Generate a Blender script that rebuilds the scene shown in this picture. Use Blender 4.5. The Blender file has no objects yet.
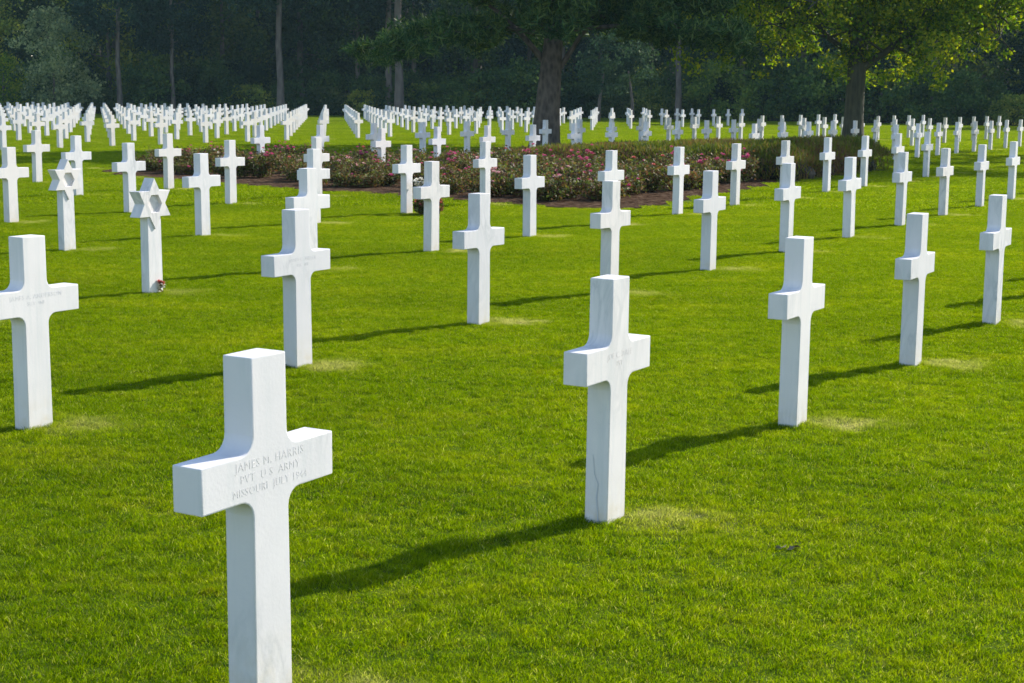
import bpy, bmesh, math, random
import numpy as np
from mathutils import Vector, Matrix

random.seed(7)
RNG = np.random.default_rng(11)
S = bpy.context.scene
C = S.collection
RAD = math.radians

# ------------------------------------------------------------------ tagging
def tag(o, label=None, cat=None, group=None, kind=None):
    if label: o['label'] = label
    if cat: o['category'] = cat
    if group: o['group'] = group
    if kind: o['kind'] = kind
    return o

def link(o, parent=None):
    C.objects.link(o)
    if parent: o.parent = parent
    return o

def empty(name, loc, rz=0.0):
    o = bpy.data.objects.new(name, None)
    o.empty_display_size = 0.2
    o.location = loc
    o.rotation_euler = (0, 0, rz)
    return link(o)

def obj(name, mesh, mat=None, parent=None):
    if mat is not None and not mesh.materials:
        for m in (mat if isinstance(mat, (list, tuple)) else [mat]):
            mesh.materials.append(m)
    return link(bpy.data.objects.new(name, mesh), parent)

def copy_tree(o, loc, rz, scale=1.0):
    c = o.copy(); C.objects.link(c)
    c.location = loc; c.rotation_euler = (0, 0, rz); c.scale = (scale,) * 3 if not isinstance(scale, tuple) else scale
    for ch in list(o.children):
        d = ch.copy(); C.objects.link(d); d.parent = c
        for g in ch.children:
            e = g.copy(); C.objects.link(e); e.parent = d
    return c

# ------------------------------------------------------------------ materials
def mat(name):
    m = bpy.data.materials.new(name); m.use_nodes = True
    nt = m.node_tree
    for n in list(nt.nodes): nt.nodes.remove(n)
    out = nt.nodes.new('ShaderNodeOutputMaterial')
    return m, nt, out

def N(nt, t, **kw):
    n = nt.nodes.new(t)
    for k, v in kw.items():
        if k in n.inputs: n.inputs[k].default_value = v
        else: setattr(n, k, v)
    return n

def ramp(nt, src, stops, interp='LINEAR'):
    r = nt.nodes.new('ShaderNodeValToRGB')
    cr = r.color_ramp; cr.interpolation = interp
    while len(cr.elements) < len(stops): cr.elements.new(0.5)
    for e, (p, c) in zip(cr.elements, stops):
        e.position = p
        e.color = (c, c, c, 1) if isinstance(c, (int, float)) else (*c, 1)
    nt.links.new(src, r.inputs['Fac'])
    return r.outputs['Color']

def mix(nt, a, b, fac, mode='MIX'):
    n = nt.nodes.new('ShaderNodeMix'); n.data_type = 'RGBA'; n.blend_type = mode
    for k, v in ((6, a), (7, b), (0, fac)):
        sock = n.inputs[k]
        if hasattr(v, 'node'): nt.links.new(v, sock)
        elif isinstance(v, (int, float)): sock.default_value = v if k == 0 else (v, v, v, 1)
        else: sock.default_value = (*v, 1)
    return n.outputs[2]

def noise(nt, vec, scale, detail=4, rough=0.55, dist=0.0):
    n = N(nt, 'ShaderNodeTexNoise', Scale=scale, Detail=detail, Roughness=rough, Distortion=dist)
    if vec is not None: nt.links.new(vec, n.inputs['Vector'])
    return n.outputs['Fac']

def scaled(nt, vec, s):
    m = N(nt, 'ShaderNodeMapping'); m.inputs['Scale'].default_value = s
    nt.links.new(vec, m.inputs['Vector']); return m.outputs['Vector']

def marble_mat(name, base, dark, vein=0.5):
    m, nt, out = mat(name)
    p = N(nt, 'ShaderNodeBsdfPrincipled', Roughness=0.55)
    p.inputs['Specular IOR Level'].default_value = 0.25
    tc = N(nt, 'ShaderNodeTexCoord'); oi = N(nt, 'ShaderNodeObjectInfo')
    add = N(nt, 'ShaderNodeVectorMath', operation='ADD')
    mul = N(nt, 'ShaderNodeVectorMath', operation='SCALE'); mul.inputs['Scale'].default_value = 37.0
    comb = N(nt, 'ShaderNodeCombineXYZ')
    for k in range(3): nt.links.new(oi.outputs['Random'], comb.inputs[k])
    nt.links.new(comb.outputs[0], mul.inputs[0])
    nt.links.new(tc.outputs['Object'], add.inputs[0]); nt.links.new(mul.outputs[0], add.inputs[1])
    v = add.outputs[0]
    a = noise(nt, scaled(nt, v, (3.0, 3.0, 1.1)), 2.2, 7, 0.6, 1.2)
    veins = ramp(nt, a, [(0.40, 0.0), (0.485, 0.8), (0.50, 1.0), (0.515, 0.7), (0.60, 0.0)])
    gate = ramp(nt, noise(nt, v, 1.7, 2), [(0.45, 0.0), (0.7, 1.0)])
    cloud = ramp(nt, noise(nt, v, 5.0, 5), [(0.3, 0.0), (0.75, 1.0)])
    col = mix(nt, base, dark, mix(nt, 0.0, veins, gate))
    col = mix(nt, col, tuple(x * 0.93 for x in base), cloud)
    tone = ramp(nt, oi.outputs['Random'], [(0.0, (.87, .875, .89)), (0.3, (1.0, 1.0, 1.0)), (0.7, (1.0, .99, .975)), (1.0, (.97, .93, .88))])
    col = mix(nt, col, tone, 1.0, 'MULTIPLY')
    streak = ramp(nt, noise(nt, scaled(nt, v, (22, 22, 1.6)), 1.0, 5, .6), [(0.50, 0.0), (0.72, .38)])
    col = mix(nt, col, (.56, .58, .58), streak)
    speck = ramp(nt, noise(nt, v, 45.0, 3, .7), [(0.70, 0.0), (0.78, .5)])
    col = mix(nt, col, (.50, .47, .38), mix(nt, 0.0, speck, ramp(nt, noise(nt, v, 4.0, 3), [(0.5, 0.0), (0.7, 1.0)])))
    # weathering just above the soil line: faint warm splash marks
    sx = N(nt, 'ShaderNodeSeparateXYZ'); nt.links.new(tc.outputs['Object'], sx.inputs[0])
    low = ramp(nt, sx.outputs['Z'], [(0.0, 1.0), (0.09, 0.35), (0.22, 0.0)])
    st = ramp(nt, noise(nt, v, 16.0, 4), [(0.42, 0.0), (0.65, 1.0)])
    col = mix(nt, col, (0.62, 0.52, 0.36), mix(nt, 0.0, low, mix(nt, 0.12, 0.62, st)))
    nt.links.new(col, p.inputs['Base Color'])
    b = N(nt, 'ShaderNodeBump', Strength=0.12, Distance=0.004)
    nt.links.new(noise(nt, v, 90, 3), b.inputs['Height']); nt.links.new(b.outputs[0], p.inputs['Normal'])
    nt.links.new(p.outputs[0], out.inputs[0])
    return m

def leaf_mat(name, cols, trans=0.4, scale=0.6, rough=0.6, island=0.35, vary=False, spec=.2):
    """cols: list of colours spread over noise; random variation per leaf"""
    m, nt, out = mat(name)
    g = N(nt, 'ShaderNodeNewGeometry')
    f = noise(nt, g.outputs['Position'], scale, 3)
    f2 = N(nt, 'ShaderNodeMath', operation='MULTIPLY_ADD')
    nt.links.new(g.outputs['Random Per Island'], f2.inputs[0]); f2.inputs[1].default_value = island; f2.inputs[2].default_value = -island / 2
    f3 = N(nt, 'ShaderNodeMath', operation='ADD'); nt.links.new(f, f3.inputs[0]); nt.links.new(f2.outputs[0], f3.inputs[1])
    n = len(cols)
    col = ramp(nt, f3.outputs[0], [(0.28 + 0.44 * i / max(1, n - 1), c) for i, c in enumerate(cols)])
    if vary:
        oi = N(nt, 'ShaderNodeObjectInfo')
        col = mix(nt, col, ramp(nt, oi.outputs['Random'], [(0.0, (.32, .38, .50)), (0.5, (.85, .88, .9)), (0.85, (1.4, 1.35, 1.0)), (1.0, (2.3, 2.0, 1.2))]), 1.0, 'MULTIPLY')
    d = N(nt, 'ShaderNodeBsdfPrincipled', Roughness=rough); d.inputs['Specular IOR Level'].default_value = spec
    t = N(nt, 'ShaderNodeBsdfTranslucent')
    hs = N(nt, 'ShaderNodeHueSaturation', Saturation=1.15, Value=1.25); nt.links.new(col, hs.inputs['Color'])
    nt.links.new(col, d.inputs['Base Color']); nt.links.new(hs.outputs[0], t.inputs['Color'])
    mx = N(nt, 'ShaderNodeMixShader', Fac=trans)
    nt.links.new(d.outputs[0], mx.inputs[1]); nt.links.new(t.outputs[0], mx.inputs[2])
    nt.links.new(mx.outputs[0], out.inputs[0])
    return m

def bark_mat(name, a, b, vs=(6, 6, 1.2)):
    m, nt, out = mat(name)
    p = N(nt, 'ShaderNodeBsdfPrincipled', Roughness=0.9)
    tc = N(nt, 'ShaderNodeTexCoord')
    v = scaled(nt, tc.outputs['Object'], vs)
    vo = N(nt, 'ShaderNodeTexVoronoi', Scale=1.6); nt.links.new(v, vo.inputs['Vector'])
    n1 = noise(nt, v, 2.5, 6, 0.65)
    h = mix(nt, vo.outputs['Distance'], n1, 0.5)
    nt.links.new(ramp(nt, h, [(0.2, a), (0.7, b)]), p.inputs['Base Color'])
    bp = N(nt, 'ShaderNodeBump', Strength=0.9, Distance=0.05)
    nt.links.new(h, bp.inputs['Height']); nt.links.new(bp.outputs[0], p.inputs['Normal'])
    nt.links.new(p.outputs[0], out.inputs[0])
    return m

# ------------------------------------------------------------------ camera (solved from the cross lattice)
CAM_H = 1.7267; PITCH = 0.1578; ROLL = 0.0081; FPX = 1548.97
fwd = Vector((0, math.cos(PITCH), -math.sin(PITCH))); up0 = Vector((0, math.sin(PITCH), math.cos(PITCH))); rt0 = Vector((1, 0, 0))
Rv = rt0 * math.cos(ROLL) + up0 * math.sin(ROLL); Uv = -rt0 * math.sin(ROLL) + up0 * math.cos(ROLL)
cam = bpy.data.cameras.new('camera'); camo = bpy.data.objects.new('camera', cam); C.objects.link(camo)
M = Matrix((Rv, Uv, -fwd)).transposed().to_4x4(); M.translation = Vector((0, 0, CAM_H))
camo.matrix_world = M
cam.sensor_width = 36; cam.lens = 36 * FPX / 1024; cam.clip_end = 2000; cam.clip_start = 0.05
cam.dof.use_dof = True; cam.dof.focus_distance = 9.0; cam.dof.aperture_fstop = 16.0
S.camera = camo

def project(x, y, z):
    q = Vector((x, y, z - CAM_H)); w = q.dot(fwd)
    if w < 0.1: return None
    return (512 + FPX * q.dot(Rv) / w, 341.5 - FPX * q.dot(Uv) / w)

# ------------------------------------------------------------------ light
SUN_EL = RAD(32.5); SUN_AZ = RAD(40.5)          # azimuth measured from +X towards +Y
w = bpy.data.worlds.new('World'); S.world = w; w.use_nodes = True
nt = w.node_tree
for n in list(nt.nodes): nt.nodes.remove(n)
sky = N(nt, 'ShaderNodeTexSky'); sky.sky_type = 'NISHITA'; sky.sun_disc = False
sky.sun_elevation = SUN_EL; sky.sun_rotation = RAD(90) - SUN_AZ
sky.air_density = 1.0; sky.dust_density = 0.6; sky.ozone_density = 1.2
bg = N(nt, 'ShaderNodeBackground', Strength=0.15); ow = N(nt, 'ShaderNodeOutputWorld')
nt.links.new(sky.outputs[0], bg.inputs[0]); nt.links.new(bg.outputs[0], ow.inputs[0])
sl = bpy.data.lights.new('sun', 'SUN'); sl.energy = 4.2; sl.angle = RAD(0.6); sl.color = (1.0, 0.95, 0.86)
so = bpy.data.objects.new('sun', sl); C.objects.link(so)
sdir = Vector((math.cos(SUN_EL) * math.cos(SUN_AZ), math.cos(SUN_EL) * math.sin(SUN_AZ), math.sin(SUN_EL)))
so.rotation_euler = sdir.to_track_quat('Z', 'Y').to_euler(); so.location = sdir * 100
S.view_settings.view_transform = 'Standard'; S.view_settings.look = 'None'
S.view_settings.exposure = 0.80; S.view_settings.gamma = 1.0

# ------------------------------------------------------------------ lattice of graves
O = np.array([.3944, 6.1122]); V = np.array([1.112, 1.9061]); W = np.array([-1.9061 * 1.5072, 1.112 * 1.5072])
E1 = V / np.linalg.norm(V); E2 = W / np.linalg.norm(W)
ANG = math.atan2(E1[1], E1[0])
def lat(i, j): return O + i * V + j * W

# ------------------------------------------------------------------ lawn
def lattice_spots(nt, pos):
    """scuffed straw-coloured turf beside each grave (own shape, by plan position)"""
    Mi = np.linalg.inv(np.stack([V, W], 1))
    sp = N(nt, 'ShaderNodeSeparateXYZ'); nt.links.new(pos, sp.inputs[0])
    def lin(a, b, c):
        m1 = N(nt, 'ShaderNodeMath', operation='MULTIPLY_ADD'); nt.links.new(sp.outputs[0], m1.inputs[0]); m1.inputs[1].default_value = a; m1.inputs[2].default_value = c
        m2 = N(nt, 'ShaderNodeMath', operation='MULTIPLY_ADD'); nt.links.new(sp.outputs[1], m2.inputs[0]); m2.inputs[1].default_value = b; nt.links.new(m1.outputs[0], m2.inputs[2])
        return m2.outputs[0]
    # the spot sits in front-right of the post
    off = np.array([.27, .12]) + O
    res = []
    wob = noise(nt, pos, 3.0, 3)
    for r in range(2):
        c = -(Mi[r] @ off)
        s = lin(Mi[r][0], Mi[r][1], c + 0.5)
        f = N(nt, 'ShaderNodeMath', operation='FRACT'); nt.links.new(s, f.inputs[0])
        d = N(nt, 'ShaderNodeMath', operation='SUBTRACT'); nt.links.new(f.outputs[0], d.inputs[0]); d.inputs[1].default_value = 0.5
        k = N(nt, 'ShaderNodeMath', operation='MULTIPLY'); nt.links.new(d.outputs[0], k.inputs[0]); k.inputs[1].default_value = (np.linalg.norm(V), np.linalg.norm(W))[r]
        q = N(nt, 'ShaderNodeMath', operation='MULTIPLY'); nt.links.new(k.outputs[0], q.inputs[0]); nt.links.new(k.outputs[0], q.inputs[1])
        res.append(q.outputs[0])
    s = N(nt, 'ShaderNodeMath', operation='ADD'); nt.links.new(res[0], s.inputs[0]); nt.links.new(res[1], s.inputs[1])
    rt = N(nt, 'ShaderNodeMath', operation='SQRT'); nt.links.new(s.outputs[0], rt.inputs[0])
    ad = N(nt, 'ShaderNodeMath', operation='MULTIPLY_ADD'); nt.links.new(wob, ad.inputs[0]); ad.inputs[1].default_value = 0.7; nt.links.new(rt.outputs[0], ad.inputs[2])
    core = ramp(nt, ad.outputs[0], [(0.40, 1.0), (0.66, 0.0)])
    gate = ramp(nt, noise(nt, pos, .55, 2), [(0.36, .30), (0.56, 1.0)])
    frag = ramp(nt, noise(nt, scaled(nt, pos, (1.0, 1.7, 1.0)), 9.0, 4, .7), [(0.32, .25), (0.52, 1.0)])
    return mix(nt, 0.0, core, mix(nt, 0.0, gate, frag))

def turf_colour(nt, pos, island=None):
    a = noise(nt, pos, 0.9, 4)
    b = noise(nt, scaled(nt, pos, (0.35, 1.6, 1.0)), 1.6, 5, 0.6)
    c = noise(nt, pos, 11.0, 3)
    col = ramp(nt, mix(nt, a, b, 0.5), [(0.36, (.078, .136, .0055)), (0.5, (.138, .198, .0075)), (0.62, (.240, .266, .0190))])
    col = mix(nt, col, (.035, .085, .003), ramp(nt, c, [(0.36, .8), (0.56, 0.0)]))
    col = mix(nt, col, (.22, .26, .010), ramp(nt, noise(nt, pos, 17.0, 4, .7), [(0.54, 0.0), (0.70, .85)]))
    col = mix(nt, col, (.16, .11, .03), ramp(nt, noise(nt, pos, 8.0, 4, .75), [(0.58, 0.0), (0.72, .7)]))
    big = ramp(nt, noise(nt, scaled(nt, pos, (.5, 1.0, 1.0)), .33, 4, .6), [(0.34, (.70, .74, .75)), (0.5, (1.0, 1.0, 1.0)), (0.66, (1.22, 1.12, 1.25))])
    col = mix(nt, col, big, 1.0, 'MULTIPLY')
    dry = ramp(nt, noise(nt, pos, 1.9, 5, 0.7), [(0.6, 0.0), (0.76, 0.45)])
    col = mix(nt, col, (.25, .22, .06), dry)
    col = mix(nt, col, (.46, .40, .19), mix(nt, 0.0, 0.95, lattice_spots(nt, pos)))
    if island is not None:
        col = mix(nt, col, ramp(nt, island, [(0.0, (.040, .105, .002)), (0.45, (.140, .220, .004)), (0.8, (.24, .30, .009)), (0.92, (.30, .32, .03)), (1.0, (.62, .55, .24))]), 0.42)
    return col

m_soilgrass, nt, out = mat('turf ground')
g = N(nt, 'ShaderNodeNewGeometry')
p = N(nt, 'ShaderNodeBsdfPrincipled', Roughness=0.95); p.inputs['Specular IOR Level'].default_value = 0.05
tcg = turf_colour(nt, g.outputs['Position'])
nt.links.new(mix(nt, tcg, (.030, .055, .008), 0.45), p.inputs['Base Color'])
bp = N(nt, 'ShaderNodeBump', Strength=0.6, Distance=0.03)
nt.links.new(noise(nt, g.outputs['Position'], 40, 5, 0.7), bp.inputs['Height']); nt.links.new(bp.outputs[0], p.inputs['Normal'])
nt.links.new(p.outputs[0], out.inputs[0])

m_blade, nt, out = mat('grass blades')
g = N(nt, 'ShaderNodeNewGeometry')
col = turf_colour(nt, g.outputs['Position'], g.outputs['Random Per Island'])
d = N(nt, 'ShaderNodeBsdfPrincipled', Roughness=0.6); d.inputs['Specular IOR Level'].default_value = 0.0
t = N(nt, 'ShaderNodeBsdfTranslucent')
hs = N(nt, 'ShaderNodeHueSaturation', Saturation=1.15, Value=1.8); nt.links.new(col, hs.inputs['Color'])
nt.links.new(col, d.inputs['Base Color']); nt.links.new(hs.outputs[0], t.inputs['Color'])
mx = N(nt, 'ShaderNodeMixShader', Fac=0.6)
nt.links.new(d.outputs[0], mx.inputs[1]); nt.links.new(t.outputs[0], mx.inputs[2]); nt.links.new(mx.outputs[0], out.inputs[0])

def np_mesh(name, verts, faces, smooth=False):
    """faces: (n,k) int array, all of one size"""
    me = bpy.data.meshes.new(name)
    verts = np.asarray(verts, np.float32); faces = np.asarray(faces, np.int32)
    n, k = faces.shape
    me.vertices.add(len(verts)); me.vertices.foreach_set('co', verts.ravel())
    me.loops.add(n * k); me.loops.foreach_set('vertex_index', faces.ravel())
    me.polygons.add(n)
    me.polygons.foreach_set('loop_start', np.arange(0, n * k, k, dtype=np.int32))
    me.polygons.foreach_set('loop_total', np.full(n, k, np.int32))
    if smooth: me.polygons.foreach_set('use_smooth', np.ones(n, bool))
    me.update(); me.validate()
    return me

def sheet(name, pts, z, m):
    me = bpy.data.meshes.new(name)
    me.from_pydata([(x, y, z) for x, y in pts], [], [list(range(len(pts)))]); me.update()
    return obj(name, me, m)

lawn = sheet('lawn', [(-700, -60), (700, -60), (700, 900), (-700, 900)], 0, m_soilgrass); tag(lawn, kind='structure')

# flower bed outline (plan) and heather block, also used to keep grass out
BED = [(1.75, 23.3), (3.3, 27.1), (5.3, 31.0), (5.6, 33.4), (2.0, 36.0), (0.0, 37.2), (-3.0, 37.6), (-6.5, 38.0), (-9.2, 37.3), (-9.3, 34.4), (-7.8, 31.7), (-5.1, 29.3), (-2.1, 26.7), (-.1, 24.8)]
H0 = np.array([5.75, 32.0])
HEDGE = [H0, H0 + 7.0 * E1, H0 + 7.0 * E1 + 7.6 * E2, H0 + 7.6 * E2]
def inside(poly, x, y):
    r = False; n = len(poly)
    for a in range(n):
        x0, y0 = poly[a]; x1, y1 = poly[(a + 1) % n]
        if (y0 > y) != (y1 > y) and x < (x1 - x0) * (y - y0) / (y1 - y0) + x0: r = not r
    return r

def smooth_poly(poly, it=2):
    P = [np.array(p, float) for p in poly]
    for _ in range(it):
        Q = []
        for a in range(len(P)):
            p, q = P[a], P[(a + 1) % len(P)]
            Q += [p * .75 + q * .25, p * .25 + q * .75]
        P = Q
    return P
BEDS = smooth_poly(BED)
m_earth, nt, out = mat('bed soil')
g = N(nt, 'ShaderNodeNewGeometry'); p = N(nt, 'ShaderNodeBsdfPrincipled', Roughness=1.0); p.inputs['Specular IOR Level'].default_value = 0.0
nt.links.new(ramp(nt, noise(nt, g.outputs['Position'], 7, 6, 0.7), [(0.36, (.020, .010, .005)), (0.50, (.085, .052, .034)), (0.66, (.20, .135, .090))]), p.inputs['Base Color'])
bp = N(nt, 'ShaderNodeBump', Strength=1.0, Distance=0.08); nt.links.new(noise(nt, g.outputs['Position'], 14, 6, 0.7), bp.inputs['Height'])
nt.links.new(bp.outputs[0], p.inputs['Normal']); nt.links.new(p.outputs[0], out.inputs[0])
soil = sheet('soil_bed', [tuple(p) for p in BEDS], 0.012, m_earth); tag(soil, kind='structure')
m_floor, nt, out = mat('forest floor')
g = N(nt, 'ShaderNodeNewGeometry'); p = N(nt, 'ShaderNodeBsdfPrincipled', Roughness=1.0); p.inputs['Specular IOR Level'].default_value = 0.0
nt.links.new(ramp(nt, noise(nt, g.outputs['Position'], 1.2, 6, 0.7), [(0.3, (.018, .022, .010)), (0.7, (.05, .05, .024))]), p.inputs['Base Color'])
nt.links.new(p.outputs[0], out.inputs[0])
def edge_y(x): return 122.0 - max(0, x - 8) * 0.9 if x > 8 else 122.0
fl = [(x, edge_y(x) + 1.0 * math.sin(x * .7)) for x in np.linspace(-160, 160, 81)]
forest_floor = sheet('forest_floor', fl + [(160, 330), (-160, 330)], 0.006, m_floor); tag(forest_floor, kind='structure')

# grass tiles -> points -> instances ("stuff")
def blade_tile(name, size, n, h, wd, rng):
    x = rng.uniform(-size / 2, size / 2, n); y = rng.uniform(-size / 2, size / 2, n)
    a = rng.uniform(0, 2 * np.pi, n); hh = h * rng.uniform(0.55, 1.25, n); ww = wd * rng.uniform(0.7, 1.3, n)
    # tufty turf: height and stance vary in clumps a hand wide
    nk = int(150 * size / .5); kx, ky = rng.uniform(-size / 2, size / 2, nk), rng.uniform(-size / 2, size / 2, nk); ka = rng.uniform(-.55, .75, nk); kr = rng.uniform(.012, .04, nk) * size / .5
    cl_ = sum(a_ * np.exp(-((x - x_) ** 2 + (y - y_) ** 2) / (2 * r_ * r_)) for x_, y_, a_, r_ in zip(kx, ky, ka, kr))
    hh = hh * np.clip(1.0 + cl_, .5, 1.8)
    lean = rng.uniform(0.2, 1.7, n) * hh; la = rng.uniform(0, 2 * np.pi, n)
    ca, sa = np.cos(a) * ww / 2, np.sin(a) * ww / 2
    lx, ly = np.cos(la) * lean, np.sin(la) * lean
    v = np.zeros((n, 5, 3))
    v[:, 0] = np.stack([x - ca, y - sa, 0 * x], 1); v[:, 1] = np.stack([x + ca, y + sa, 0 * x], 1)
    mx_, my_ = x + lx * .35, y + ly * .35
    v[:, 2] = np.stack([mx_ + ca * .8, my_ + sa * .8, hh * .6], 1); v[:, 3] = np.stack([mx_ - ca * .8, my_ - sa * .8, hh * .6], 1)
    v[:, 4] = np.stack([x + lx, y + ly, hh], 1)
    b = np.arange(n)[:, None] * 5
    f = np.concatenate([b + np.array([[0, 1, 2]]), b + np.array([[0, 2, 3]]), b + np.array([[3, 2, 4]])])
    me = np_mesh(name, v.reshape(-1, 3), f); me.materials.append(m_blade)
    return bpy.data.objects.new(name, me)

def grass_field(name, pts, tiles):
    col = bpy.data.collections.new(name + '_tiles')
    for t in tiles: col.objects.link(t)
    me = bpy.data.meshes.new(name); me.from_pydata([(x, y, 0) for x, y in pts], [], []); me.update()
    o = obj(name, me, m_blade)
    ng = bpy.data.node_groups.new(name, 'GeometryNodeTree')
    ng.interface.new_socket('Geometry', in_out='INPUT', socket_type='NodeSocketGeometry')
    ng.interface.new_socket('Geometry', in_out='OUTPUT', socket_type='NodeSocketGeometry')
    gi = ng.nodes.new('NodeGroupInput'); go = ng.nodes.new('NodeGroupOutput')
    ci = ng.nodes.new('GeometryNodeCollectionInfo'); ci.inputs['Collection'].default_value = col
    ci.inputs['Separate Children'].default_value = True; ci.inputs['Reset Children'].default_value = True
    iop = ng.nodes.new('GeometryNodeInstanceOnPoints'); iop.inputs['Pick Instance'].default_value = True
    rv = ng.nodes.new('FunctionNodeRandomValue'); rv.data_type = 'INT'
    ints = [s for s in rv.inputs if s.type == 'INT']
    ints[0].default_value = 0; ints[1].default_value = 3
    mul = ng.nodes.new('ShaderNodeMath'); mul.operation = 'MULTIPLY'; mul.inputs[1].default_value = math.pi / 2
    cx = ng.nodes.new('ShaderNodeCombineXYZ')
    ri = ng.nodes.new('FunctionNodeRandomValue'); ri.data_type = 'INT'
    ii = [s for s in ri.inputs if s.type == 'INT']; ii[0].default_value = 0; ii[1].default_value = len(tiles) - 1; ii[-1].default_value = 5
    L = ng.links.new
    outi = lambda n: [s for s in n.outputs if s.type == 'INT'][0]
    L(outi(rv), mul.inputs[0]); L(mul.outputs[0], cx.inputs[2]); L(cx.outputs[0], iop.inputs['Rotation'])
    L(outi(ri), iop.inputs['Instance Index'])
    L(gi.outputs[0], iop.inputs['Points']); L(ci.outputs[0], iop.inputs['Instance']); L(iop.outputs[0], go.inputs[0])
    md = o.modifiers.new('tiles', 'NODES'); md.node_group = ng
    return o

def tile_points(size, y0, y1):
    r = []
    for a in np.arange(y0, y1, size):
        half = 0.345 * (a + size) + size + 2.2
        for b in np.arange(-math.ceil(half / size) * size, half + size, size):
            x, y = b + size / 2, a + size / 2
            if inside(BEDS, x, y) or inside(HEDGE, x, y) or y > edge_y(x) - .3 * size: continue
            r.append((x, y))
    return r
near = grass_field('grass', tile_points(0.5, 2.5, 24.0), [blade_tile('grass_tile', .5, 7500, .0140, .0024, np.random.default_rng(k)) for k in range(5)])
tag(near, 'short mown green grass with straw-coloured flecks around the nearest crosses', 'grass', kind='stuff')
edge_grass = grass_field('grass', tile_points(.5, 24.0, 42.0), [blade_tile('grass_tile', .5, 1300, .022, .0065, np.random.default_rng(60 + k)) for k in range(5)])
tag(edge_grass, 'short mown green grass around the rose bed and heather hedge', 'grass', kind='stuff')
mid = grass_field('grass', tile_points(1.0, 42.0, 122.0), [blade_tile('grass_tile', 1.0, 3000, .024, .0095, np.random.default_rng(40 + k)) for k in range(5)])
tag(mid, 'short mown green grass stretching from the rose bed to the wood', 'grass', kind='stuff')

# ------------------------------------------------------------------ headstones
m_marble = marble_mat('white marble', (.80, .757, .752), (.42, .43, .44))
m_cut = marble_mat('cut lettering', (.74, .70, .71), (.68, .65, .65))

WB, WT, TH, SPAN = .164, .148, .104, .576
ARM_Z0, ARM_Z1, FIL = .597, .729, .050
def cross_outline(n=5):
    """front view outline (s along the arms, z up), clockwise, with filleted inner corners"""
    h = SPAN / 2; hb = WB / 2; ht = WT / 2; xa = WB / 2 - (WB - WT) / 2 * ARM_Z0
    def fil(cx, cz, r, a0, a1):
        return [(cx + r * math.cos(RAD(a0 + (a1 - a0) * k / n)), cz + r * math.sin(RAD(a0 + (a1 - a0) * k / n))) for k in range(n + 1)]
    right = [(hb, -0.15)]
    right += fil(xa + FIL, ARM_Z0 - FIL, FIL, 180, 90)          # under the arm
    right += [(h, ARM_Z0), (h, ARM_Z1)]
    right += fil(ht + FIL + .001, ARM_Z1 + FIL, FIL, 270, 180)
    right += [(ht, 1.0)]
    left = [(-x, z) for x, z in reversed(right)]
    return right + left

def extrude_outline(name, pts, th, bevel=.0045, segs=2):
    bm = bmesh.new()
    f = [bm.verts.new((x, -th / 2, z)) for x, z in pts]; b = [bm.verts.new((x, th / 2, z)) for x, z in pts]
    n = len(pts)
    bm.faces.new(f); bm.faces.new(list(reversed(b)))
    for k in range(n):
        bm.faces.new([f[(k + 1) % n], f[k], b[k], b[(k + 1) % n]])
    bmesh.ops.recalc_face_normals(bm, faces=bm.faces)
    if bevel:
        ed = [e for e in bm.edges if len(e.link_faces) == 2 and e.calc_face_angle(0) > RAD(40)]
        bmesh.ops.bevel(bm, geom=ed, offset=bevel, segments=segs, profile=.6, affect='EDGES', clamp_overlap=True)
    for fc in bm.faces: fc.smooth = fc.calc_area() < .0012 or (len(fc.verts) == 4 and abs(fc.normal.y) < .2 and abs(fc.normal.x) > .05 and abs(fc.normal.z) > .05)
    me = bpy.data.meshes.new(name); bm.to_mesh(me); bm.free()
    me.set_sharp_from_angle(angle=RAD(28))
    for pl in me.polygons: pl.use_smooth = pl.area < .003
    return me

cross_mesh = extrude_outline('latin_cross', cross_outline(), TH)
cross_far_mesh = extrude_outline('latin_cross_plain', cross_outline(2), TH, bevel=0)
cross_mesh.materials.append(m_marble); cross_far_mesh.materials.append(m_marble)

def star_outline(R):
    r = R / math.sqrt(3)
    return [(math.sin(RAD(60 * k)) * R, math.cos(RAD(60 * k)) * R) if q == 0 else (math.sin(RAD(60 * k + 30)) * r, math.cos(RAD(60 * k + 30)) * r) for k in range(6) for q in (0, 1)]

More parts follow.
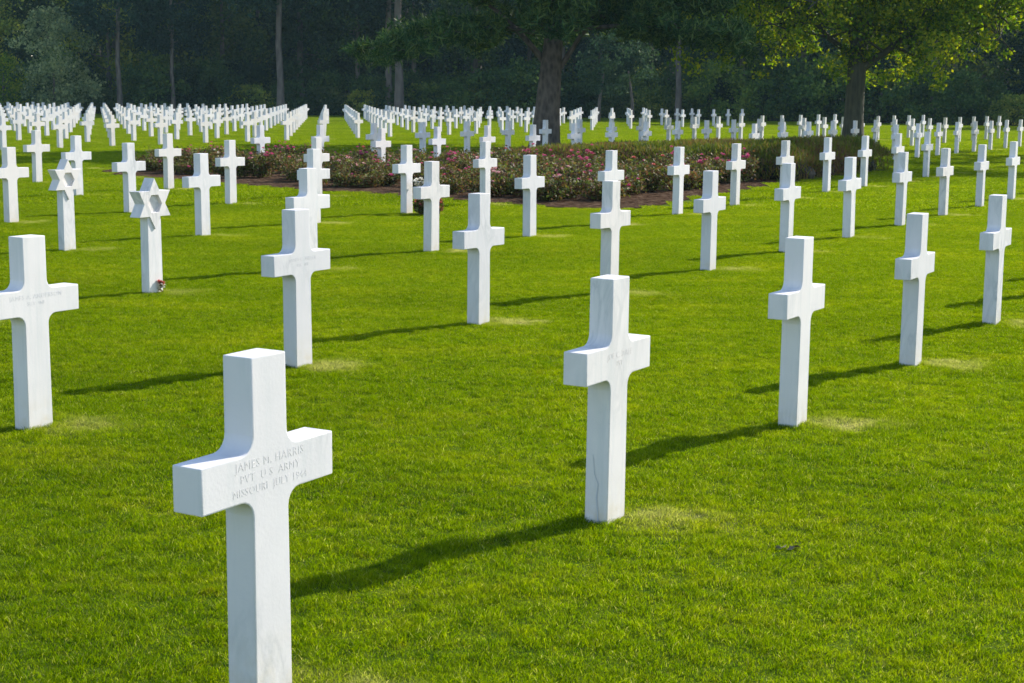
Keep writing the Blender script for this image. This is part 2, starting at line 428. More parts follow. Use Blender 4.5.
def star_parts():
    zc, R = 1.0 - .222, .222
    # star plate with a six-sided recess in the middle of the front
    bm = bmesh.new(); th = .115
    out_ = [(x, z + zc) for x, z in star_outline(R)]
    hexo = [(math.sin(RAD(60 * k + 30)) * .085, math.cos(RAD(60 * k + 30)) * .085 + zc) for k in range(6)]
    fv = [bm.verts.new((x, -th / 2, z)) for x, z in out_]; bv = [bm.verts.new((x, th / 2, z)) for x, z in out_]
    hv = [bm.verts.new((x, -th / 2, z)) for x, z in hexo]; hb = [bm.verts.new((x, -th / 2 + .028, z)) for x, z in hexo]
    for k in range(12): bm.faces.new([fv[(k + 1) % 12], fv[k], bv[k], bv[(k + 1) % 12]])
    bm.faces.new(list(reversed(bv)))
    for k in range(6):   # inner corner 2k+1 faces hexagon vertex k
        a, b = 2 * k + 1, (2 * k + 3) % 12
        bm.faces.new([fv[a], fv[(2 * k + 2) % 12], fv[b], hv[(k + 1) % 6], hv[k]])
        bm.faces.new([hv[k], hv[(k + 1) % 6], hb[(k + 1) % 6], hb[k]])
    bm.faces.new(hb)
    bmesh.ops.recalc_face_normals(bm, faces=bm.faces)
    ed = [e for e in bm.edges if len(e.link_faces) == 2 and e.calc_face_angle(0) > RAD(30)]
    bmesh.ops.bevel(bm, geom=ed, offset=.003, segments=1, affect='EDGES', clamp_overlap=True)
    star = bpy.data.meshes.new('star'); bm.to_mesh(star); bm.free()
    post = extrude_outline('post', [(.086, -.15), (.080, zc - .07), (-.080, zc - .07), (-.086, -.15)], .088)
    return star, post
star_mesh, starpost_mesh = star_parts()
star_mesh.materials.append(m_marble); starpost_mesh.materials.append(m_marble)

# which lattice places carry a stone
def present(i, j):
    q = lat(i, j)
    if j < 0: return False
    if j == 0: return -1 <= i <= 5
    if j == 1: return 0 <= i <= 11
    if j == 2: return 2 <= i <= 13
    if j == 3: return 3 <= i <= 7 or 17 <= i <= 27
    if j == 4: return 4 <= i <= 7 or 16 <= i <= 29
    if j == 5: return 4 <= i <= 7 or 10 <= i <= 29
    if j == 6: return 4 <= i <= 7 or 10 <= i <= 29
    if j in (7, 8, 9): return False
    return i >= 12 and q[1] < 108 and q[1] < edge_y(q[0]) - 4 and not (i > 38)

def centre(i, j):
    q = lat(i, j)
    return q + E1 * (WB / 2) + E2 * (TH / 2)

stones = []
for j in range(0, 40):
    for i in range(-1, 60):
        if not present(i, j): continue
        c = centre(i, j)
        if c[1] < 2: continue
        b = project(c[0], c[1], 0); t = project(c[0], c[1], 1)
        vis = -12 - 200 / c[1] < b[0] < 1036 + 200 / c[1]
        if not vis and (i, j) not in ((4, 0), (5, 0), (11, 1)): continue
        stones.append((c[1], i, j, c, vis))
stones.sort(key=lambda s: s[0])
print('stones', len(stones))

def ordinal(n):
    w_ = ['', 'first', 'second', 'third', 'fourth', 'fifth', 'sixth', 'seventh', 'eighth', 'ninth', 'tenth', 'eleventh', 'twelfth']
    if n < len(w_): return w_[n]
    return '%d%s' % (n, {1: 'st', 2: 'nd', 3: 'rd'}.get(n % 10 if n % 100 not in (11, 12, 13) else 0, 'th'))

SPECIAL = {
    (-1, 0): 'nearest white marble cross with a carved three-line inscription, cut off by the bottom edge',
    (0, 0): 'white marble cross with a dark crack low on its shaded side, second nearest',
    (0, 1): 'large white marble cross whose left arm is cut by the left edge',
    (1, 1): 'white marble cross hiding a column of four more crosses behind it',
    (1, 0): 'white marble cross right of the cracked one, at the end of a long shadow',
    (3, 0): 'rightmost of the large near white crosses, close to the right edge',
    (2, 0): 'white marble cross with scuffed pale turf at its foot, second from the right edge',
    (4, 0): 'white cross just past the right edge, only its shadow in view, nearer one',
    (5, 0): 'white cross just past the right edge, only its shadow in view, second one',
    (11, 1): 'white cross just past the right edge, only its shadow in view, farthest one',
    (2, 2): 'larger white star of David headstone with a small red and white posy at its foot',
    (3, 3): 'smaller white star of David headstone, farther left, with bare foot',
    (6, 3): 'white marble cross with a floral tribute on its right side, before the roses',
    (4, 2): 'white marble cross standing in front of the floral tribute',
    (10, 5): 'white cross standing among the roses with a sunlit face and half hidden shaft',
}
ROW = {0: 'row of the nearest cross', 1: 'row from the left edge cross',
       2: 'row led by the larger star of David', 3: 'row led by the smaller star of David',
       4: 'first row left of the smaller star row', 5: 'second row left of the smaller star row',
       6: 'third row left of the smaller star row'}
rowcount = {}
order = sorted(stones, key=lambda s: (s[2], s[1]))
rank = {}
for d_, i, j, c, vis in order:
    rowcount[j] = rowcount.get(j, 0) + 1; rank[(i, j)] = rowcount[j]
def cross_label(i, j):
    if (i, j) in SPECIAL: return SPECIAL[(i, j)]
    k = rank[(i, j)]
    if j in ROW: return ('small distant cross, ' if lat(i, j)[1] > 38 else 'white marble cross, ') + ordinal(k) + ' along the ' + ROW[j]
    return 'tiny far white cross, %s along the %s receding row of the far plot' % (ordinal(k), ordinal(j - 9))

STARS = {(2, 2), (3, 3)}
IND = 300
first = None; far_vs = []; far_fs = []; off = 0
G1 = 'white marble crosses in rows on the lawn'
# baked outline for the farthest ones
fv = np.array([v.co[:] for v in cross_far_mesh.vertices])
R2 = np.array([[math.cos(ANG), -math.sin(ANG)], [math.sin(ANG), math.cos(ANG)]])
roots = {}
for n, (d_, i, j, c, vis) in enumerate(stones):
    rz = ANG + random.uniform(-.012, .012)
    if n >= IND:
        far_vs.append((i, j, c)); continue
    if (i, j) in STARS:
        o = empty('star_headstone', (c[0], c[1], 0), ANG)
        obj('star', star_mesh, None, o); obj('post', starpost_mesh, None, o)
        tag(o, cross_label(i, j), 'headstone', 'star of David headstones')
    else:
        o = obj('grave_cross', cross_mesh if d_ < 45 else cross_far_mesh)
        dx, dz = {(-1, 0): (-.003, .004), (0, 0): (-.002, .006)}.get((i, j), (0, random.uniform(-.008, .004)))
        o.location = (c[0] + dx, c[1], dz); o.rotation_euler = (random.gauss(0, .004), random.gauss(0, .005), rz)
        tag(o, cross_label(i, j), 'headstone', G1)
    roots[(i, j)] = o
if far_vs:
    bm = bmesh.new()
    for i, j, c in far_vs:
        k = len(bm.verts)
        bm.from_mesh(cross_far_mesh)
        bm.verts.ensure_lookup_table()
        bmesh.ops.transform(bm, matrix=Matrix.Translation((c[0], c[1], 0)) @ Matrix.Rotation(ANG, 4, 'Z'), verts=bm.verts[k:])
    me = bpy.data.meshes.new('grave_cross'); bm.to_mesh(me); bm.free()
    o = obj('grave_cross', me, m_marble)
    tag(o, 'dense mass of tiny white crosses at the far edge of the field before the wood', 'headstones', kind='stuff')

# a natural dark seam in the second nearest stone
mb_pts = [(.000, .002), (.010, .10), (.004, .16), (.022, .20), (.030, .28)]
m_seam, nt, out = mat('dark seam'); p = N(nt, 'ShaderNodeBsdfPrincipled', Roughness=.8); p.inputs['Base Color'].default_value = (.55, .55, .57, 1); nt.links.new(p.outputs[0], out.inputs[0])
vv = []; ff = []
for k, (yy, zz) in enumerate(mb_pts):
    ww = .0036 * (1 - .17 * k)
    xx = -(WB / 2 - (WB - WT) / 2 * zz) - .0012
    vv += [(xx, -.012 + yy - ww, zz), (xx, -.012 + yy + ww, zz)]
    if k: ff.append((2 * k - 2, 2 * k - 1, 2 * k + 1, 2 * k))
obj('dark_seam', np_mesh('dark_seam', np.array(vv), np.array(ff)), m_seam, roots[(0, 0)])

# inscriptions: shallow-cut lettering on the arms of the nearer crosses
def lettering(lines, size, root, z0, dz):
    bm = bmesh.new()
    for k, (txt, sz) in enumerate(lines):
        cu = bpy.data.curves.new('lettering', 'FONT'); cu.body = txt; cu.size = sz; cu.align_x = 'CENTER'
        cu.extrude = .0007; cu.space_character = 1.12; cu.resolution_u = 2
        to = bpy.data.objects.new('lettering', cu); C.objects.link(to)
        dg = bpy.context.evaluated_depsgraph_get(); dg.update()
        me = bpy.data.meshes.new_from_object(to.evaluated_get(dg))
        me.transform(Matrix.Translation((0, -TH / 2 + .0002, z0 - dz * k)) @ Matrix.Rotation(RAD(90), 4, 'X'))
        bm.from_mesh(me)
        bpy.data.objects.remove(to)
    me = bpy.data.meshes.new('inscription'); bm.to_mesh(me); bm.free()
    return obj('inscription', me, m_cut, root)
lettering([('JAMES M. HARRIS', .036), ('PVT  U S  ARMY', .034), ('MISSOURI  JULY 1944', .032)], .03, roots[(-1, 0)], .690, .036)
lettering([('JOE C. DALE', .036), ('PVT', .030)], .03, roots[(0, 0)], .678, .034)
lettering([('JAMES C. MILLER', .034), ('PFC  INF', .028)], .03, roots[(1, 1)], .678, .034)
lettering([('JAMES A. ANDERSON', .033), ('SGT  INF', .028)], .03, roots[(0, 1)], .684, .034)

# ------------------------------------------------------------------ tube and leaf builders
class MB:
    def __init__(s): s.v = []; s.f = []
    def tube(s, pts, rad, seg=8):
        base = len(s.v); pts = [Vector(p) for p in pts]
        for k, p in enumerate(pts):
            t = (pts[min(k + 1, len(pts) - 1)] - pts[max(k - 1, 0)]).normalized()
            a = t.cross(Vector((0, 0, 1)) if abs(t.z) < .95 else Vector((1, 0, 0))).normalized(); b = t.cross(a)
            for q in range(seg):
                an = 2 * math.pi * q / seg
                s.v.append(p + (a * math.cos(an) + b * math.sin(an)) * rad[k])
        for k in range(len(pts) - 1):
            for q in range(seg):
                s.f.append((base + k * seg + q, base + k * seg + (q + 1) % seg, base + (k + 1) * seg + (q + 1) % seg, base + (k + 1) * seg + q))
    def mesh(s, name):
        return np_mesh(name, np.array([list(v) for v in s.v]), np.array(s.f), True)

def leaves(name, cen, size, rng, aspect=.6, droop=.0, m=None):
    """diamond leaves with a slight fold at each centre"""
    n = len(cen); cen = np.asarray(cen)
    d = rng.normal(size=(n, 3)); d[:, 2] -= droop; d /= np.linalg.norm(d, axis=1)[:, None]
    u = rng.normal(size=(n, 3)); u -= (u * d).sum(1)[:, None] * d; u /= np.linalg.norm(u, axis=1)[:, None]
    nn = np.cross(d, u)
    L = (size * rng.uniform(.6, 1.35, n))[:, None]; Wd = L * aspect / 2
    v = np.stack([cen - d * L / 2, cen + u * Wd + nn * Wd * .3, cen + d * L / 2, cen - u * Wd + nn * Wd * .3], 1)
    f = np.arange(n * 4).reshape(n, 4)
    me = np_mesh(name, v.reshape(-1, 3), f)
    if m: me.materials.append(m)
    return me

def clusters(rng, centres, per, spread):
    out_ = []
    for c, s_ in centres:
        k = int(per * s_)
        out_.append(np.array(c) + rng.normal(size=(k, 3)) * np.array(spread) * s_)
    return np.concatenate(out_)

# ------------------------------------------------------------------ roses
m_rose = leaf_mat('rose leaves', [(.080, .045, .025), (.070, .100, .020), (.160, .190, .034), (.20, .110, .050)], .3, 1.1, .6, .6)
m_stem = bark_mat('rose stems', (.05, .03, .02), (.10, .08, .04))
def petal_mat(name, c):
    m, nt, out = mat(name)
    p = N(nt, 'ShaderNodeBsdfPrincipled', Roughness=.6); t = N(nt, 'ShaderNodeBsdfTranslucent')
    g = N(nt, 'ShaderNodeNewGeometry')
    col = ramp(nt, g.outputs['Random Per Island'], [(0.0, tuple(x * .75 for x in c)), (1.0, tuple(min(.9, x * 1.15 + .02) for x in c))])
    nt.links.new(col, p.inputs['Base Color']); nt.links.new(col, t.inputs['Color'])
    mx = N(nt, 'ShaderNodeMixShader', Fac=.3); nt.links.new(p.outputs[0], mx.inputs[1]); nt.links.new(t.outputs[0], mx.inputs[2])
    nt.links.new(mx.outputs[0], out.inputs[0]); return m
PETAL = {'pink': petal_mat('pink petals', (.62, .10, .24)), 'pale': petal_mat('pale pink petals', (.72, .42, .42)),
         'coral': petal_mat('coral petals', (.62, .16, .12)), 'white': petal_mat('white petals', (.78, .74, .66))}

def petals(rng, cen, r):
    v = []; f = []
    for c in cen:
        rr = r * rng.uniform(.7, 1.25)
        for ring, (k, tilt, q) in enumerate(((6, .35, 1.0), (5, .9, .7), (3, 1.3, .4))):
            for a in range(k):
                an = 2 * math.pi * (a + .5 * ring) / k + rng.uniform(-.2, .2)
                di = np.array([math.cos(an) * math.cos(tilt), math.sin(an) * math.cos(tilt), math.sin(tilt)])
                si = np.array([-math.sin(an), math.cos(an), 0])
                b = len(v); L = rr * (.6 + .4 * q)
                for pnt in (c, c + di * L * .6 + si * L * .42, c + di * L, c + di * L * .6 - si * L * .42): v.append(pnt)
                f.append((b, b + 1, b + 2, b + 3))
    return np_mesh('blooms', np.array(v), np.array(f))

def rose_proto(seed, colour, nb, h):
    rng = np.random.default_rng(seed)
    mb = MB(); pts = []; tips = []
    for k in range(11):
        a = rng.uniform(0, 2 * math.pi); r = rng.uniform(.1, .42); hh = h * rng.uniform(.6, 1.15)
        p = [(0.05 * math.cos(a), .05 * math.sin(a), 0), (r * .5 * math.cos(a), r * .5 * math.sin(a), hh * .55), (r * math.cos(a), r * math.sin(a), hh)]
        mb.tube(p, [.008, .006, .003], 4); tips.append(np.array(p[-1]))
        for s_ in np.linspace(.3, 1, 9):
            c = np.array(p[0]) * (1 - s_) ** 2 + 2 * np.array(p[1]) * s_ * (1 - s_) + np.array(p[2]) * s_ * s_
            pts.append(c + rng.normal(size=(15, 3)) * (.085, .085, .07))
    cen = np.concatenate(pts); cen[:, 2] = np.clip(cen[:, 2], .04, 9)
    fol = leaves('foliage', cen, .062, rng, .62, .3, m_rose)
    bl = []
    for k in range(nb):
        t_ = tips[rng.integers(3)]
        bl.append(t_ + rng.normal(size=3) * (.075, .075, .045) + (0, 0, .04))
    pm = []
    for b_ in bl:
        m_ = petals(rng, [b_], .068); m_.name = 'bloom'; m_.materials.append(PETAL[colour]); pm.append(m_)
    st = mb.mesh('stems'); st.materials.append(m_stem)
    return st, fol, pm, colour
protos = [rose_proto(1, 'pink', 9, .46), rose_proto(2, 'pale', 5, .42), rose_proto(3, 'white', 3, .44), rose_proto(4, 'coral', 3, .47), rose_proto(5, 'pink', 2, .38), rose_proto(6, 'pale', 4, .48)]
LAB = {0: 'rose bush heavy with bright pink blooms in the flower bed', 1: 'rose bush with many pale pink blooms in the flower bed', 2: 'rose bush dotted with small white blooms in the flower bed',
       3: 'tall rose bush with coral red blooms in the flower bed', 4: 'low rose bush with only a few pink blooms in the flower bed', 5: 'tall straggly rose bush with few pale blooms in the flower bed'}
nr = 0
taken = []
for a in np.arange(24.2, 38.0, .78):
    for b in np.arange(-9.4, 5.6, .80):
        x = b + random.uniform(-.28, .28) + (.4 if int(a / .78) % 2 else 0); y = a + random.uniform(-.25, .25)
        if not inside(BEDS, x, y): continue
        # keep a strip of bare soil along the near edge
        if not all(inside(BEDS, x + dx, y + dy) for dx, dy in ((0, -1.15), (-.5, -.85), (.55, -.7), (.45, 0), (-.45, 0), (0, .4))): continue
        if inside(HEDGE, x, y): continue
        near_pink = (x > -.6 and y < 30)
        wts = [2.6, 2, .4, 1.2, 3, 1.5] if x > -1 else [1.6, 1.6, .6, 1.4, 4, 2]
        k = random.choices(range(6), wts)[0]
        st, fol, pm, cn = protos[k]
        o = empty('rose_bush', (x, y, .01), random.uniform(0, 6.28))
        sc = random.uniform(.85, 1.15) * (.92 if x > -1 else .80); o.scale = (sc * 1.1, sc * 1.1, sc)
        obj('stems', st, None, o); obj('foliage', fol, None, o)
        for m_ in pm: obj('bloom', m_, None, o)
        tag(o, LAB[k], 'rose bush', 'rose bushes in the flower bed'); nr += 1
print('roses', nr)

# ------------------------------------------------------------------ heather block
m_heath = leaf_mat('heather sprigs', [(.075, .105, .016), (.135, .165, .022), (.165, .115, .040), (.150, .070, .050)], .4, .5, .7, .35)
def heather():
    rng = np.random.default_rng(21)
    n = 95000
    a = rng.uniform(0, 7.0, n); b = rng.uniform(0, 7.6, n)
    edge = np.minimum(np.minimum(a, 7.0 - a), np.minimum(b, 7.6 - b))
    mound = .10 * np.sin(a * 2.3 + 1.0 + b) + .07 * np.sin(b * 3.1 + 2 * a) + .05 * np.sin(a * 7 + b * 5)
    top = (.80 - .042 * b) * np.clip(.55 + edge * 1.1, 0, 1) * (1 + mound * .7)
    # most sprigs at the canopy surface, the near sides filled to the ground
    z = top * np.where(rng.random(n) < .62, rng.uniform(.86, 1.0, n), rng.uniform(.05, .95, n))
    bulge = rng.normal(size=(n, 2)) * .05
    P = H0 + a[:, None] * E1 + b[:, None] * E2 + bulge
    base = np.stack([P[:, 0], P[:, 1], z - .07], 1)
    d = rng.normal(size=(n, 3)) * .6; d[:, 2] += 1; d /= np.linalg.norm(d, axis=1)[:, None]
    L = rng.uniform(.06, .14, n)[:, None]
    s_ = rng.normal(size=(n, 3)); s_[:, 2] = 0; s_ /= np.linalg.norm(s_, axis=1)[:, None]; s_ *= .012
    v = np.stack([base - s_, base + s_, base + d * L + s_ * .5, base + d * L - s_ * .5], 1)
    v[:, :, 2] = np.maximum(v[:, :, 2], 0.0)
    return np_mesh('foliage', v.reshape(-1, 3), np.arange(n * 4).reshape(n, 4))
hm = heather(); hm.materials.append(m_heath)
ho = empty('heather_hedge', (0, 0, 0)); obj('foliage', hm, None, ho)
# woody heart of the hedge
m_wood = bark_mat('hedge wood', (.015, .012, .008), (.03, .025, .015))
bm = bmesh.new()
for k in range(60):
    a, b = random.uniform(.3, 6.7), random.uniform(.3, 7.3); P = H0 + a * E1 + b * E2
    r = random.uniform(.35, .6)
    bmesh.ops.create_icosphere(bm, subdivisions=2, radius=1, matrix=Matrix.Translation((P[0], P[1], .12)) @ Matrix.Diagonal((r, r, random.uniform(.2, .3) * (1 - .06 * b), 1)))
me = bpy.data.meshes.new('stems'); bm.to_mesh(me); bm.free(); obj('stems', me, m_wood, ho)
tag(ho, 'long low heather hedge, reddish brown and green, behind the rose bed', 'hedge')

# ------------------------------------------------------------------ big pine in the middle
m_needle = leaf_mat('pine needles', [(.022, .060, .020), (.055, .110, .032), (.150, .205, .055)], .22, 1.3, .5, .5, False, .1)
m_pbark = bark_mat('pine bark', (.030, .023, .019), (.15, .115, .092), (5, 5, 2.4))
def needles(rng, cen, L=.16, k=9, wd=.010):
    n = len(cen)
    c = np.repeat(cen, k, 0)
    d = rng.normal(size=(n * k, 3)); d[:, 2] += .45; d /= np.linalg.norm(d, axis=1)[:, None]
    u = np.cross(d, rng.normal(size=(n * k, 3))); u /= np.linalg.norm(u, axis=1)[:, None]
    ll = (L * rng.uniform(.6, 1.3, n * k))[:, None]
    v = np.stack([c - u * wd, c + u * wd, c + d * ll + u * wd * .6, c + d * ll - u * wd * .6], 1)
    return np_mesh('needles', v.reshape(-1, 3), np.arange(n * k * 4).reshape(-1, 4))

def pine_tree(px, py):
    rng = np.random.default_rng(5)
    root = empty('pine_tree', (px, py, 0))
    mb = MB()
    mb.tube([(-.12, 0, -.1), (-.10, 0, .25), (-.05, 0, 1.2), (.02, .0, 2.2), (.10, .05, 3.2), (.22, .1, 4.8), (.3, 0, 7), (.2, -.1, 10), (.3, .1, 14)],
            [.64, .50, .42, .375, .33, .28, .23, .17, .05], 14)
    tufts = []
    def branch(h, ang, L, r, rise, droop, fol=.35, dens=1.0):
        a = RAD(ang); ux, uy = math.cos(a), math.sin(a)
        bx, by = .02 + .06 * (h - 2), 0.0
        pts = []; n = 7
        for k in range(n + 1):
            s_ = k / n
            pts.append((bx + ux * L * s_ + rng.normal() * .10 * s_, by + uy * L * s_ + rng.normal() * .10 * s_, h + rise * s_ - droop * s_ * s_ + rng.normal() * .05))
        mb.tube(pts, [r * (1 - .88 * k / n) for k in range(n + 1)], 7)
        P = np.array(pts)
        for k in range(int(L * 7.2 * dens)):
            s_ = rng.uniform(fol, 1.02); q = s_ * n; i0 = min(int(q), n - 1); p = P[i0] + (P[i0 + 1] - P[i0]) * (q - i0)
            side = rng.normal() * (.26 * L * (.35 + .5 * (1 - abs(2 * (s_ - fol) / (1 - fol) - 1)))) * .55
            tip = p + np.array([-uy * side + rng.normal() * .2, ux * side + rng.normal() * .2, rng.normal() * .16 + .05 - .06 * abs(side)])
            if abs(side) > .25: mb.tube([tuple(p), tuple((p + tip) / 2 + (0, 0, .05)), tuple(tip)], [.018, .012, .006], 4)
            tufts.append(tip + rng.normal(size=(15, 3)) * (.15, .15, .11))
    # the two low limbs that show against the wood
    branch(2.55, 178, 3.0, .12, 3.6, .6, .5, 1.2)
    branch(2.15, -2, 2.4, .11, 3.6, .3, .55, 1.2)
    branch(3.7, 215, 6.4, .09, .8, 1.5, .35, 1.3)
    branch(3.8, 150, 7.2, .09, .7, 1.4, .35, 1.3)
    branch(3.8, 330, 6.6, .09, .9, 1.3, .35, 1.3)
    branch(3.9, 25, 7.6, .09, .8, 1.4, .35, 1.3)
    branch(4.0, 265, 5.0, .08, .6, 1.0, .4, 1.2)
    branch(4.0, 90, 6.2, .08, .8, 1.2, .4, 1.2)
    for k in range(36):
        h = 4.1 + 9.6 * (k / 36) ** 1.1
        L = (7.2 - .42 * (h - 3.6)) * rng.uniform(.65, 1.05)
        branch(h, k * 137.5 + rng.uniform(-15, 15), max(1.4, L), .085 * (1 - .05 * (h - 3.6)), rng.uniform(.3, 1.5), rng.uniform(.6, 1.5), .28, 1.25)
    t_ = np.concatenate(tufts)
    print('pine tufts', len(t_))
    tm = mb.mesh('trunk'); obj('trunk', tm, m_pbark, root)
    nm = needles(rng, t_, .24, 5, .019); obj('crown', nm, m_needle, root)
    return root
pine = pine_tree(1.15, 51.5)
tag(pine, 'big old pine with a thick dark trunk and two low limbs, behind the rose bed', 'tree')

# ------------------------------------------------------------------ broadleaf tree on the right
m_blf = leaf_mat('ash leaves', [(.065, .125, .018), (.140, .230, .022), (.255, .325, .026), (.38, .38, .030)], .62, .45, .5, .5, False, .1)
m_bbark = bark_mat('grey green bark', (.030, .028, .018), (.085, .080, .050), (7, 7, 1.5))
def broad_tree(px, py):
    rng = np.random.default_rng(9)
    root = empty('broadleaf_tree', (px, py, 0)); mb = MB()
    mb.tube([(.0, 0, -.1), (0, 0, .2), (.0, 0, 1.0), (.02, 0, 2.0), (.05, 0, 2.9), (.06, 0, 3.3)], [.56, .42, .35, .33, .33, .30], 12)
    cl = []
    def limb(p0, p1, p2, r0, r1, sub=7, lo=.35):
        A, B_, D_ = (np.array(p, float) for p in (p0, p1, p2))
        pts = []
        for s_ in np.linspace(0, 1, 9):
            pts.append(A * (1 - s_) ** 2 + 2 * B_ * s_ * (1 - s_) + D_ * s_ * s_ + rng.normal(size=3) * .04)
        mb.tube([tuple(p) for p in pts], list(np.linspace(r0, r1, 9)), 8)
        for k in range(sub):
            s_ = rng.uniform(lo, 1); p = pts[min(8, int(s_ * 8))]
            q = p + rng.normal(size=3) * (1.25, 1.25, .75) + (0, 0, .15)
            mid_ = (p + q) / 2 + rng.normal(size=3) * .12
            mb.tube([tuple(p), tuple(mid_), tuple(q)], [r1 * 1.1 + .01, r1 * .7 + .006, .008], 5)
            cl.append((q, rng.uniform(.6, 1.15)))
            for e in range(3): cl.append((q + rng.normal(size=3) * (.7, .7, .45), rng.uniform(.45, .9)))
            if p[2] > 7.5: cl.extend([(q + rng.normal(size=3) * (.8, .8, .5), 1.3) for e in range(3)])
    base = (.05, 0, 2.95)
    limb(base, (-.15, .2, 4.2), (-1.0, .5, 7.5), .20, .05, 9)
    limb(base, (.25, 0, 4.3), (.6, -.4, 8.5), .24, .06, 10)
    limb(base, (.5, .2, 4.1), (1.7, .3, 7.8), .22, .05, 10)
    limb((.08, 0, 2.75), (1.1, -.2, 3.2), (2.6, -.5, 5.0), .15, .05, 9)
    limb((.9, -.15, 3.3), (2.2, -.5, 4.4), (4.4, -.8, 4.9), .09, .03, 11)
    limb((1.5, .2, 6.0), (3.5, .3, 6.0), (5.6, .2, 4.1), .10, .03, 13, .3)
    limb((.5, -.3, 7.0), (3.0, -2.0, 7.2), (5.2, -2.4, 5.0), .10, .03, 12, .3)
    limb(base, (-1.2, .6, 4.2), (-2.8, 1.0, 5.2), .12, .04, 9)
    limb((-.6, .4, 6.0), (-2.6, -.5, 6.4), (-4.0, -.8, 4.5), .10, .03, 12, .25)
    limb((-.3, .4, 5.0), (-1.4, -2.0, 5.6), (-2.4, -3.4, 4.6), .09, .03, 9)
    limb((.4, -.2, 5.4), (.8, 2.4, 6.4), (1.4, 4.5, 5.4), .09, .03, 9)
    limb((.5, -.3, 6.6), (3.5, -1.2, 7.0), (6.3, -1.2, 4.6), .10, .03, 14, .3)
    limb((.3, -.3, 6.2), (-2.0, -1.6, 7.0), (-4.4, -2.2, 5.6), .10, .03, 12, .3)
    limb((2.2, -.4, 4.6), (4.4, -.6, 4.9), (5.4, -.6, 3.2), .06, .02, 12, .4)
    limb((3.0, .2, 6.0), (6.0, .4, 6.2), (7.0, .2, 4.2), .06, .02, 13, .35)
    limb((1.6, -.3, 4.2), (2.6, -.6, 4.4), (3.0, -.6, 3.2), .05, .02, 8, .5)
    limb((-1.0, .4, 4.9), (-2.2, .1, 4.6), (-3.0, 0, 3.1), .05, .02, 11, .35)
    limb((-2.2, -.3, 6.0), (-4.6, -.6, 5.6), (-5.2, -.6, 3.9), .05, .02, 12, .35)
    limb(base, (.1, .1, 8), (.3, 0, 16), .25, .05, 10)
    for k in range(15):
        a = k * 2.4; r_ = 5.6 - .18 * k; limb((.2, 0, 5.5 + .55 * k), (.5 * r_ * math.cos(a), .5 * r_ * math.sin(a), 7.4 + .6 * k), (r_ * math.cos(a), r_ * math.sin(a), 7.4 + .62 * k), .09, .02, 10, .25)
    P = clusters(rng, cl, 98, (.30, .30, .22))
    P = P[P[:, 2] > 1.9]
    print('broad leaves', len(P))
    obj('trunk', mb.mesh('trunk'), m_bbark, root)
    obj('crown', leaves('crown', P, .14, rng, .62, .5), m_blf, root)
    return root
ash = broad_tree(12.05, 55.5)
tag(ash, 'spreading broadleaf tree with yellow green sunlit leaves and a forked trunk, at right', 'tree')

# ------------------------------------------------------------------ the wood behind
m_fa = leaf_mat('wood leaves dark', [(.034, .072, .028), (.062, .115, .038), (.120, .170, .048)], .3, .35, .6, .4, True, .03)
m_fb = leaf_mat('wood leaves olive', [(.055, .098, .030), (.105, .155, .042), (.20, .22, .062)], .35, .35, .6, .4, True, .03)
m_fc = leaf_mat('wood needles blue', [(.022, .052, .034), (.038, .078, .048), (.065, .108, .058)], .2, .35, .6, .4, True, .03)
m_ft = bark_mat('wood bark', (.06, .045, .038), (.19, .15, .125), (3, 3, .8))
def crown_round(seed, H, lo, R, n, m, size=.30, cone=0.0):
    rng = np.random.default_rng(seed)
    cs = []
    K = 80
    for k in range(K):
        t_ = rng.uniform(0, 1); z = lo + (H - lo) * t_
        prof = math.sqrt(max(.05, 1 - (2 * t_ - .85) ** 2 / 1.4)) if not cone else (1 - t_ * .92)
        a = rng.uniform(0, 2 * math.pi); r = R * prof * math.sqrt(rng.uniform(.15, 1))
        cs.append((np.array([r * math.cos(a), r * math.sin(a), z]), rng.uniform(.5, 1.4)))
    P = clusters(rng, cs, n / K, (R * .115, R * .115, min(R * .085, (H - lo) * .05)))
    P = P[P[:, 2] > .05]
    return leaves('crown', P, size, rng, .7, .2, m)
def trunk_mesh(seed, H, r, lean=0.0):
    rng = np.random.default_rng(seed); mb = MB()
    pts = [(lean * s_ * H + rng.normal() * .05, rng.normal() * .05, H * s_ - .1) for s_ in np.linspace(0, 1, 8)]
    mb.tube(pts, [r * (1.25 if k == 0 else 1 - .09 * k) for k in range(8)], 9)
    for k in range(5):
        z = H * rng.uniform(.35, .8); a = rng.uniform(0, 6.28); L = rng.uniform(1, 2.4)
        mb.tube([(lean * z, 0, z), (lean * z + L * .5 * math.cos(a), L * .5 * math.sin(a), z + .1), (lean * z + L * math.cos(a), L * math.sin(a), z + .5)], [r * .22, r * .15, r * .06], 5)
    me = mb.mesh('trunk'); me.materials.append(m_ft); return me

